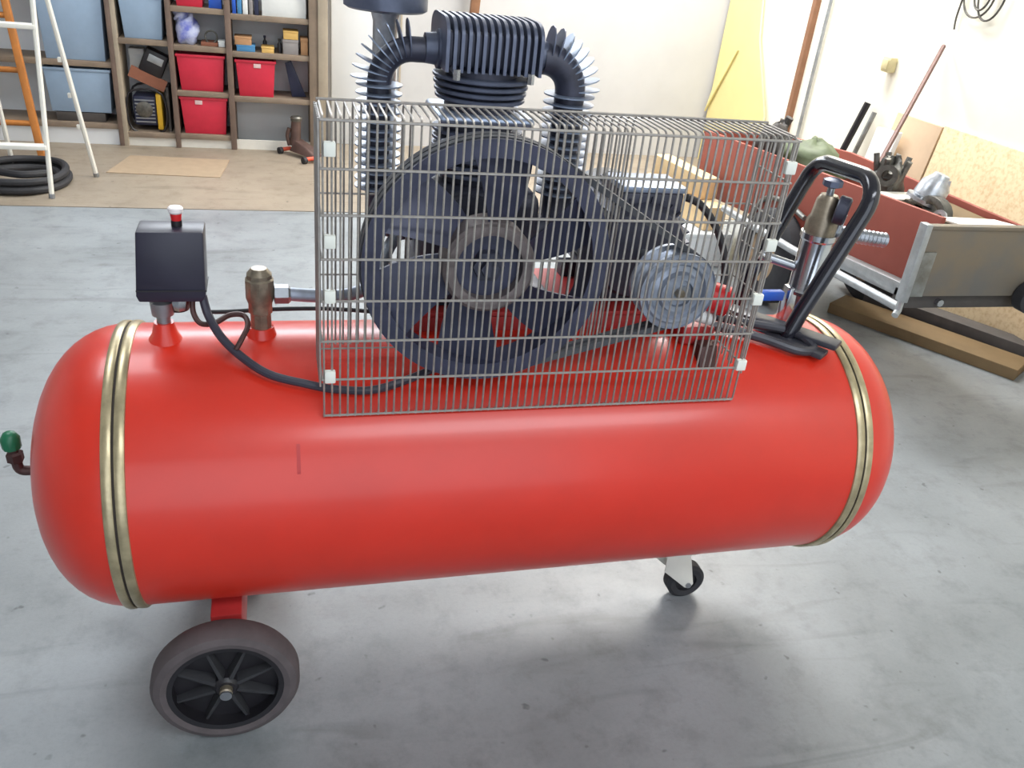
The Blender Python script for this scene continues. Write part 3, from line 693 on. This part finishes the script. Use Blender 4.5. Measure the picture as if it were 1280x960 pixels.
# plastic bag and small clutter in the third bay
def blob(g, c, rx, ry, rz, seed, amp=0.18, nu=22, nv=14):
    rnd = random.Random(seed); ph = [(rnd.uniform(1, 4), rnd.uniform(1, 4), rnd.uniform(0, 6)) for _ in range(5)]
    v = []; f = []
    for i in range(nv + 1):
        th = PI * i / nv
        for j in range(nu):
            p = 2 * PI * j / nu
            k = 1 + amp * sum(math.sin(a * th * 2 + round(b) * p + c_) for a, b, c_ in ph) / 3
            zz = math.cos(th) * k; zz = max(zz, -0.82)
            v.append((c[0] + rx * k * math.sin(th) * math.cos(p), c[1] + ry * k * math.sin(th) * math.sin(p), c[2] + rz * zz))
    for i in range(nv):
        for j in range(nu):
            f.append((i * nu + j, i * nu + (j + 1) % nu, (i + 1) * nu + (j + 1) % nu, (i + 1) * nu + j))
    return g.add(v, f)
Z2 = 0.624
bg_ = thing('plastic_bag', 'white and violet blue plastic bag knotted on the shelf', 'bag', (-0.225, 4.47, Z2))
part('sack', blob(G(), (-0.225, 4.475, Z2 + 0.082), 0.068, 0.05, 0.10, 3, 0.25), 'bag', bg_, sharp=80)
part('knot', blob(G(), (-0.26, 4.47, Z2 + 0.165), 0.035, 0.026, 0.04, 5, 0.35), 'bag', bg_, sharp=80)
cd = thing('cable_coil', 'small coil of grey cable on the shelf beside the bag', 'cable', (-0.085, 4.5, Z2))
part('coil', G().tube([(-0.085 + 0.035 * math.cos(a), 4.47 + 0.02 * math.sin(a * 1.02), Z2 + 0.05 + 0.034 * math.sin(a)) for a in [k * 0.35 for k in range(54)]], 0.005, 6), 'gunmetal', cd)
carton('cardboard_box', 'low brown carton under the coil of cable', -0.145, -0.045, Z2, Z2 + 0.022, 'brown_board', lid=False)
carton('small_box', 'small white box at the right edge of the third bay', -0.042, -0.004, Z2, Z2 + 0.035, 'white_box', d=0.06)
# second bay: generator, board, case, paper sack
gn = thing('generator', 'black and yellow portable generator on the bottom shelf', 'generator', (-0.47, 4.52, 0.087))
part('engine_block', G().box(-0.575, -0.44, YS + 0.05, YS + 0.22, 0.12, 0.30), 'dark_navy', gn, bevel=0.012)
part('end_panel', G().box(-0.437, -0.405, YS + 0.03, YS + 0.23, 0.10, 0.32), 'yellow_paint', gn, bevel=0.005)
for k in range(7):
    part('cooling_rib', G().box(-0.565, -0.45, YS + 0.042, YS + 0.05, 0.14 + 0.022 * k, 0.148 + 0.022 * k), 'steel', gn)
part('frame_tube', G().tube(smooth_path([(-0.59, YS + 0.03, 0.10), (-0.59, YS + 0.03, 0.32), (-0.40, YS + 0.03, 0.32), (-0.40, YS + 0.03, 0.10)], 5, True), 0.007, 8, True), 'plastic_black', gn)
part('frame_tube', G().tube(smooth_path([(-0.59, YS + 0.235, 0.10), (-0.59, YS + 0.235, 0.32), (-0.40, YS + 0.235, 0.32), (-0.40, YS + 0.235, 0.10)], 5, True), 0.007, 8, True), 'plastic_black', gn)
part('starter', G().lathe([(0, 0.045), (0.012, 0.05), (0.02, 0.03)], (-0.51, YS + 0.05, 0.22), (0, -1, 0), 24), 'gunmetal', gn)
bd = single('board', G().box(-0.11, 0.11, -0.006, 0.006, -0.035, 0.035, Matrix.Translation((-0.475, YS + 0.06, 0.405)) @ Matrix.Rotation(math.radians(24), 4, 'Y')), 'brown_board', 'brown board lying askew on the generator', 'board')
cs = thing('tool_case', 'black case with a grip leaning above the generator', 'case', (-0.40, 4.5, 0.45))
M_ = Matrix.Translation((-0.428, YS + 0.10, 0.498)) @ Matrix.Rotation(math.radians(24), 4, 'Y')
part('shell', G().box(-0.075, 0.065, -0.05, 0.05, -0.075, 0.07, M_), 'plastic_black', cs, bevel=0.012)
part('grip', G().box(-0.045, 0.045, -0.056, -0.05, 0.0, 0.045, M_), 'galv_light', cs, bevel=0.006)
carton('paper_box', 'white carton behind the tool case in the generator bay', -0.585, -0.50, 0.40, 0.56, 'white_box', y0=YS + 0.17, d=0.08)
single('side_panel', G().box(-0.375, -0.360, YS + 0.05, YS + 0.22, 0.087, 0.36), 'beam_dark', 'thin dark panel standing beside the generator', 'panel')
# fourth bay: dark leaning panel, jack on the floor
lean = G().prism([(0.355, YS + 0.08, 0.337 + 0.21), (0.395, YS + 0.08, 0.337 + 0.225), (0.485, YS + 0.08, 0.342), (0.395, YS + 0.08, 0.338)], (0, 0.014, 0))
single('leaning_panel', lean, 'dark_navy', 'dark navy panel leaning beside the red bin', 'panel', bevel=0.002)
jk = thing('floor_jack', 'brown trolley jack with orange wheels on the floor below the shelves', 'jack', (0.42, 4.3, 0))
part('frame', G().prism([(0.365, 4.30, 0.03), (0.40, 4.30, 0.10), (0.47, 4.22, 0.07), (0.53, 4.14, 0.03), (0.50, 4.14, 0.022)], (0.05, 0.05, 0)), 'jack_brown', jk, bevel=0.005)
part('hydraulic_body', G().cyl((0.405, 4.33, 0.06), (0.415, 4.34, 0.225), 0.036, 0.03, 16), 'jack_brown', jk)
part('lift_cap', G().lathe([(0, 0.034), (0.02, 0.038), (0.03, 0.03)], (0.415, 4.34, 0.215), (0, 0, 1), 20), 'gunmetal', jk)
part('hydraulic_body', G().tube(smooth_path([(0.37, 4.33, 0.06), (0.358, 4.33, 0.12), (0.37, 4.33, 0.17)], 4), 0.014, 8), 'jack_brown', jk)
for (x, y) in ((0.31, 4.34), (0.455, 4.10)):
    part('wheel', G().lathe([(-0.012, 0.014), (-0.012, 0.021), (0.012, 0.021), (0.012, 0.014)], (x, y, 0.021), (0.8, 0.6, 0), 20), 'rubber', jk)
for (x, y, dx) in ((0.318, 4.345, 0.06), (0.468, 4.112, 0.07)):
    part('axle_arm', G().cyl((x, y, 0.026), (x + dx, y + 0.02, 0.032), 0.013, n=12), 'jack_orange', jk)

# flat card on the floor, ladders and hose at the left
single('cardboard_sheet', G().prism([(-0.66, 3.76, 0.0), (-0.04, 3.72, 0.0), (0.0, 4.12, 0.0), (-0.58, 4.15, 0.0)], (0, 0, 0.004)), 'floor_card', 'flat tan cardboard sheet lying on the floor before the shelves', 'cardboard')
TOP = (-0.90, 3.50, 1.35)
ld = thing('stepladder', 'white metal stepladder standing open at the left', 'ladder', (-0.95, 3.5, 0))
fl_, fr_ = V((-1.22, 3.25, 0)), V((-0.842, 3.255, 0.0))
tl_, trr = V((-1.13, 3.50, 1.40)), V((-0.815, 3.47, 1.40))
bl_, br_ = V((-1.135, 3.78, 0)), V((-0.695, 3.675, 0))
for p, q in ((fl_, tl_), (fr_, trr), (bl_, V((-1.14, 3.53, 1.40))), (br_, V((-0.845, 3.50, 1.40)))):
    d = (q - p); m = G().tube([p + d * 0.012, q], 0.0125, 8)
    o = part('rail', m, 'white_paint', ld)
    part('foot', G().tube([p, p + d * 0.016], 0.015, 8), 'steel', o)
for t in (0.18, 0.578, 0.95):
    a, b = fl_.lerp(tl_, t), fr_.lerp(trr, t)
    part('tread', G().box(a.x, b.x, a.y - 0.03, a.y + 0.03, a.z - 0.011, a.z + 0.011), 'white_paint', ld, bevel=0.003)
for t in (0.20, 0.32, 0.45):
    a = br_.lerp(V((-0.845, 3.50, 1.40)), t)
    part('rung_end', G().box(a.x - 0.03, a.x - 0.012, a.y - 0.01, a.y + 0.01, a.z - 0.012, a.z + 0.012), 'white_paint', ld, bevel=0.002)
a, b = bl_.lerp(V((-1.14, 3.53, 1.40)), 0.45), br_.lerp(V((-0.845, 3.50, 1.40)), 0.45)
wl = thing('wooden_ladder', 'orange wooden ladder leaning against the shelves at the left', 'ladder', (-1.2, 4.0, 0))
for x0, x1 in ((-1.02, -1.23), (-1.34, -1.50)):
    p, q = V((x0, 3.93, 0.0)), V((x1, 4.35, 1.45)); d = (q - p)
    n = V((0.018, 0, 0)); m = V((0, -0.045, 0.012))
    part('rail', G().prism([p - n, p + n, p + n - m, p - n - m], d), 'orange_wood', wl, bevel=0.003)
for t in (0.14, 0.33, 0.52, 0.71, 0.90):
    a = V((-1.02, 3.95, 0.0)).lerp(V((-1.24, 4.37, 1.45)), t); b = V((-1.34, 3.95, 0.0)).lerp(V((-1.51, 4.37, 1.45)), t)
    part('rung', G().tube([a, b], 0.016, 10), 'orange_wood', wl)
hc = thing('hose_coil', 'black rubber hose coiled on the floor under the stepladder', 'hose', (-1.03, 3.53, 0))
for k, (rx, z, ry) in enumerate(((0.215, 0.022, 0.26), (0.205, 0.062, 0.25), (0.17, 0.022, 0.21))):
    part('hose_loop', G().tube([(-1.03 + rx * math.cos(a), 3.54 + ry * math.sin(a), z + 0.004 * math.sin(3 * a)) for a in [2 * PI * i / 48 for i in range(48)]], 0.02, 10, True), 'rubber', hc)
part('hose_end', G().tube(smooth_path([(-1.2, 3.42, 0.10), (-1.08, 3.36, 0.10), (-0.98, 3.33, 0.098), (-0.88, 3.40, 0.09)], 5), 0.02, 10), 'rubber', hc)
# dark clutter box under the lower left bin
single('dark_crate', G().box(-1.02, -0.74, YS + 0.03, YS + 0.2, 0.132, 0.186), 'beam_dark', 'flat dark crate under the pale blue bin on the left shelf', 'crate', bevel=0.004)

# ------------------------------------------------------------------ trailer on the right
T = thing('trailer', 'small red box trailer with grey tailboard and machine parts inside', 'trailer', (2.72, 1.7, 0))
NX, FXX = 2.55, 2.94
Y0, Y1 = 0.97, 2.85
def ztop(y): return 0.717 - 0.063 * (y - 0.83)
def zbot(y): return 0.437 - 0.095 * (y - 0.97)
def side(x, dx, y0, y1):
    return G().prism([(x, y0, zbot(y0)), (x, y1, zbot(y1)), (x, y1, ztop(y1)), (x, y0, ztop(y0))], (dx, 0, 0))
part('side_panel', side(NX, 0.018, Y0, Y1), 'trailer_red', T, bevel=0.002)
def ztf(y): return 0.672 + 0.0 * y
part('side_panel', G().prism([(FXX, Y0, 0.42), (FXX, Y1, 0.30), (FXX, Y1, 0.60), (FXX, 2.1, 0.668), (FXX, Y0, 0.672)], (0.02, 0, 0)), 'trailer_red', T, bevel=0.002)
part('front_panel', G().prism([(NX, Y1, 0.30), (FXX, Y1, 0.30), (FXX, Y1, 0.585), (NX, Y1, 0.585)], (0, 0.018, 0)), 'trailer_red', T, bevel=0.002)
part('bed', G().prism([(NX + 0.016, Y0, 0.45), (FXX + 0.002, Y0, 0.45), (FXX + 0.002, Y1, 0.33), (NX + 0.016, Y1, 0.33)], (0, 0, 0.02)), 'plank_brown', T)
tg = part('tailboard', G().box(2.445, 3.06, 0.915, 0.935, 0.43, 0.690), 'tail_board', T, bevel=0.002)
part('tail_post', G().box(2.435, 2.462, 0.900, 0.940, 0.41, 0.702), 'galv_light', tg, bevel=0.003)
part('tail_plate', G().box(2.462, 2.520, 0.906, 0.915, 0.432, 0.60), 'galv', tg, bevel=0.001)
part('tail_hook', G().tube([(2.448, 0.92, 0.43), (2.445, 0.915, 0.375), (2.425, 0.90, 0.362)], 0.013, 8), 'galv_light', tg)
part('tail_rail', G().box(2.445, 3.06, 0.908, 0.94, 0.682, 0.696), 'tail_board', tg, bevel=0.002)
part('cross_beam', G().box(2.50, 3.06, 0.955, 1.03, 0.365, 0.425), 'beam_dark', T, bevel=0.004)
part('beam_bolt', G().cyl((2.64, 0.935, 0.392), (2.64, 0.956, 0.392), 0.014, n=8), 'chrome', T)
part('chassis_rail', G().prism([(2.50, 0.97, 0.395), (2.50, 1.62, 0.339), (2.50, 1.62, 0.391), (2.50, 0.97, 0.448)], (0.05, 0, 0)), 'galv_light', T, bevel=0.003)
part('guard_rail', G().tube([(2.475, 0.95, 0.372), (2.425, 1.62, 0.352), (2.42, 2.25, 0.335)], 0.018, 12), 'galv_light', T)
part('bumper', G().lathe([(0, 0.05), (0.004, 0.06), (0.05, 0.06), (0.054, 0.05)], (2.985, 0.86, 0.435), (0, 1, 0), 24), 'rubber', T)
def twheel(x):
    c = (x, 1.89, 0.222)
    o = part('wheel', G().ring([(-0.055, 0.12), (-0.06, 0.165), (-0.05, 0.202), (-0.03, 0.222), (0.03, 0.222), (0.05, 0.202), (0.06, 0.165), (0.055, 0.12)], c, (1, 0, 0), 40), 'rubber', T)
    part('wheel_rim', G().lathe([(-0.045, 0.122), (-0.04, 0.10), (-0.02, 0.09), (-0.03, 0.04), (-0.045, 0.035), (-0.045, 0.005), (0.045, 0.005), (0.045, 0.122)], c, (1, 0, 0), 32), 'rim_tan', o)
twheel(2.51); twheel(3.08)
part('axle', G().cyl((2.50, 1.89, 0.222), (3.09, 1.89, 0.222), 0.022), 'beam_dark', T)
part('mudguard', G().tube(smooth_path([(2.54, 2.22, 0.26), (2.54, 2.12, 0.42), (2.54, 1.95, 0.47), (2.54, 1.75, 0.45)], 4), 0.012, 8), 'galv', T)
# load in the trailer
def gear(name, label, c, m, s, seed):
    o = thing(name, label, 'machine part', (c[0], c[1], c[2]))
    return o
g1 = thing('gearbox_casting', 'bright aluminium gearbox casting lying in the trailer', 'machine part', (2.76, 1.27, 0.62))
part('housing', G().lathe([(0, 0.045), (0.02, 0.062), (0.07, 0.058), (0.10, 0.036), (0.115, 0.03)], (2.745, 1.30, 0.672), (0.25, -0.15, 1), 20), 'alu', g1)
for k in range(7):
    a = 2 * PI * k / 7
    part('rib', G().tube([(2.747 + 0.06 * math.cos(a), 1.298 + 0.06 * math.sin(a), 0.672), (2.77 + 0.034 * math.cos(a), 1.285 + 0.034 * math.sin(a), 0.765)], 0.007, 6), 'alu', g1)
part('flange', G().lathe([(0, 0.075), (0.014, 0.075)], (2.743, 1.303, 0.668), (0.25, -0.15, 1), 18), 'alu', g1)
part('support', G().box(2.70, 2.80, 1.25, 1.36, 0.653, 0.662), 'gunmetal', g1)
g2 = thing('bearing_housing', 'dark grey arched metal bracket with bolt holes leaning in the trailer', 'machine part', (2.70, 1.20, 0.6))
arc = []
for k in range(9):
    a = PI * k / 8; arc.append((2.70 + 0.0, 1.21 + 0.085 * math.cos(a), 0.656 + 0.060 * math.sin(a)))
for k in range(9):
    a = PI - PI * k / 8; arc.append((2.70, 1.21 + 0.045 * math.cos(a), 0.656 + 0.030 * math.sin(a)))
part('arch', G().prism(arc, (0.04, 0, 0)), 'gunmetal', g2, bevel=0.003)
part('boss', G().lathe([(0, 0.028), (0.012, 0.028), (0.012, 0.012), (0.0, 0.012)], (2.70, 1.145, 0.655), (-1, -0.3, 0.2), 18), 'alu', g2)
part('foot', G().box(2.70, 2.74, 1.12, 1.30, 0.653, 0.660), 'gunmetal', g2)
g3 = thing('engine_part', 'weathered grey green engine casting with a hole in the trailer', 'machine part', (2.75, 1.54, 0.6))
part('casting', blob(G(), (2.76, 1.56, 0.68), 0.06, 0.075, 0.085, 11, 0.3), 'gunmetal', g3, sharp=30)
part('ring', G().ring([(-0.01, 0.022), (-0.01, 0.044), (0.014, 0.044), (0.014, 0.022)], (2.70, 1.50, 0.715), (-0.8, -0.6, 0.2), 20), 'gunmetal', g3)
part('stand', G().box(2.72, 2.80, 1.50, 1.62, 0.43, 0.65), 'gunmetal', g3)
for i in range(5):
    a = i * 1.2; part('stud', G().cyl((2.76 + 0.05 * math.cos(a), 1.56 + 0.06 * math.sin(a), 0.70), (2.76 + 0.07 * math.cos(a), 1.56 + 0.085 * math.sin(a), 0.78), 0.012, n=6), 'gunmetal', g3)
def sheet(label, p, m='paper'):
    single('paper_sheet', G().prism(p, (0, 0, 0.006)), m, label, 'sheet')
sheet('white sheet lying beside the aluminium gearbox casting', [(2.60, 1.47, 0.652), (2.62, 1.36, 0.652), (2.90, 1.37, 0.652), (2.90, 1.475, 0.652)])
sheet('white sheet lying behind the grey tailboard', [(2.64, 1.11, 0.664), (2.66, 0.975, 0.672), (2.92, 0.975, 0.672), (2.92, 1.115, 0.655)])
b_ = thing('cargo_crate', 'crate of mixed parts under the white sheets in the trailer', 'crate', (2.75, 1.3, 0.46))
part('crate_box', G().box(2.585, 2.925, 0.985, 1.485, 0.462, 0.650), 'plank_brown', b_)
og = thing('green_canvas', 'olive green canvas heap at the far end of the trailer', 'canvas', (2.75, 2.1, 0.45))
part('heap', blob(G(), (2.75, 2.12, 0.60), 0.14, 0.17, 0.11, 21, 0.2), 'olive', og, sharp=70)
dm = thing('dark_motor', 'dark machine part on the far end of the trailer', 'machine part', (2.75, 2.4, 0.45))
part('body', blob(G(), (2.72, 2.42, 0.62), 0.075, 0.10, 0.10, 31, 0.28), 'beam_dark', dm, sharp=40)
part('stem', G().cyl((2.73, 2.45, 0.62), (2.76, 2.40, 0.76), 0.02, n=8), 'beam_dark', dm)
# lumber beside the trailer, planks under it
for (x, y, z, lx, ly, lz, rz, lab) in ((2.42, 2.70, 0.18, 0.12, 0.66, 0.12, 0.10, 'pale wooden block on the added white block beside the trailer, lower of two'),
                                        (2.43, 2.76, 0.302, 0.10, 0.50, 0.11, 0.14, 'pale wooden block on top of the other block beside the trailer')):
    M_ = Matrix.Translation((x, y, z)) @ Matrix.Rotation(rz, 4, 'Z')
    single('lumber_block', G().box(-lx / 2, lx / 2, -ly / 2, ly / 2, 0, lz, M_), 'lumber', lab, 'timber', 'lumber stacked by the trailer', bevel=0.003)
cr_ = thing('bright_floor_block', 'white block standing in for brightly lit floor under the pale wooden blocks', 'crate', (2.40, 2.68, 0))  # no real crate: white block added in place of bright, reflecting floor
part('bright_floor_body', G().box(2.28, 2.54, 2.32, 3.02, 0, 0.172), 'white_box', cr_, bevel=0.006)
part('bright_floor_rim', G().box(2.275, 2.545, 2.315, 3.025, 0.155, 0.178), 'white_box', cr_, bevel=0.004)
single('floor_plank', G().box(-0.09, 0.09, -0.42, 0.42, 0, 0.05, Matrix.Translation((3.08, 1.42, 0.0)) @ Matrix.Rotation(math.radians(32), 4, 'Z')), 'plank_brown', 'brown plank on the floor under the trailer tailboard', 'plank', bevel=0.003)
single('floor_beam', G().box(-0.05, 0.05, -0.42, 0.42, 0, 0.09, Matrix.Translation((3.26, 1.45, 0.0)) @ Matrix.Rotation(math.radians(30), 4, 'Z')), 'beam_dark', 'dark square beam on the floor behind the brown plank', 'beam', bevel=0.003)

# ------------------------------------------------------------------ things along the right wall
def leaning(name, label, cat, y0, y1, z1, m, t=0.014, dx=0.10):
    g = G().prism([(XR - dx - t, y0, 0), (XR - dx - t, y1, 0), (XR - 0.004 - t, y1, z1), (XR - 0.004 - t, y0, z1)], (t, 0, 0))
    return single(name, g, m, label, cat, bevel=0.002)
leaning('osb_board', 'large speckled chipboard sheet leaning on the cream wall', 'board', 0.35, 2.19, 0.80, 'osb')
leaning('plywood_board', 'plain tan plywood sheet beside the chipboard on the wall', 'board', 2.205, 2.56, 0.79, 'plywood')
single('white_chipboard', G().prism([(3.36, 2.42, 0), (3.36, 2.60, 0), (3.46, 2.60, 0.70), (3.46, 2.42, 0.71)], (-0.03, 0, 0)), 'white_box', 'white board leaning before the plywood sheet', 'board', bevel=0.003)
single('long_rod', G().tube([(2.80, 1.78, 0.47), (3.49, 2.36, 1.15)], 0.011, 8), 'rod_brown', 'long thin brown rod leaning from the trailer to the wall', 'rod')
single('black_bar', G().tube([(3.30, 2.86, 0.0), (3.48, 2.80, 0.79)], 0.019, 8), 'plastic_black', 'thick black bar leaning against the cream wall', 'bar')
single('grey_bar', G().tube([(3.33, 2.76, 0.0), (3.48, 2.72, 0.755)], 0.014, 8), 'galv', 'shorter grey bar leaning beside the black bar', 'bar')
so = thing('wall_socket', 'cream socket box on the bright wall', 'socket', (XR, 2.73, 1.01))
part('box', G().box(XR - 0.05, XR, 2.70, 2.77, 0.965, 1.045), 'socket_cream', so, bevel=0.01)
part('cover', G().box(XR - 0.056, XR - 0.05, 2.71, 2.76, 0.98, 1.03), 'socket_cream', so, bevel=0.002)
cb = thing('hanging_cable', 'dark cable loops hanging on the cream wall', 'cable', (XR, 2.2, 1.35))
for k, (y, z, ry, rz_) in enumerate(((2.24, 1.40, 0.10, 0.105), (2.15, 1.42, 0.085, 0.13), (2.20, 1.44, 0.06, 0.11))):
    part('loop', G().tube([(XR - 0.02 - 0.008 * k, y + ry * math.cos(a), z + rz_ * math.sin(a)) for a in [2 * PI * i / 32 for i in range(32)]], 0.005, 6, True), 'gunmetal', cb)
part('loose_end', G().tube(smooth_path([(XR - 0.02, 2.34, 1.42), (XR - 0.02, 2.345, 1.36), (XR - 0.018, 2.35, 1.28), (XR - 0.018, 2.34, 1.23)], 4), 0.005, 6), 'gunmetal', cb)
part('hook', G().tube([(XR, 2.2, 1.52), (XR - 0.05, 2.2, 1.52), (XR - 0.05, 2.2, 1.545)], 0.006, 6), 'steel', cb)
# yellow sheet in the corner, brown post by the back wall
ys_ = thing('yellow_sheet', 'pale yellow sheet with a folded flap standing in the corner of the hall', 'sheet', (3.48, 4.3, 0))
part('panel', G().prism([(3.49, 4.66, 0.0), (3.49, 3.80, 0.0), (3.50, 3.86, 0.50), (3.505, 4.15, 0.95), (3.508, 4.36, 1.7), (3.508, 4.66, 1.7)], (-0.014, 0, 0)), 'yellow_foam', ys_)
part('flap', G().prism([(3.47, 4.67, 0.36), (3.485, 4.38, 0.84), (3.49, 4.62, 0.62)], (-0.012, 0, 0)), 'yellow_foam', ys_)
single('brown_post', G().box(-0.03, 0.03, -0.02, 0.02, 0.0, 1.3, Matrix.Translation((1.60, 4.62, 0.915)) @ Matrix.Rotation(math.radians(3), 4, 'Y')), 'batten', 'orange brown post end hanging on the back wall above the pump', 'post', bevel=0.003)
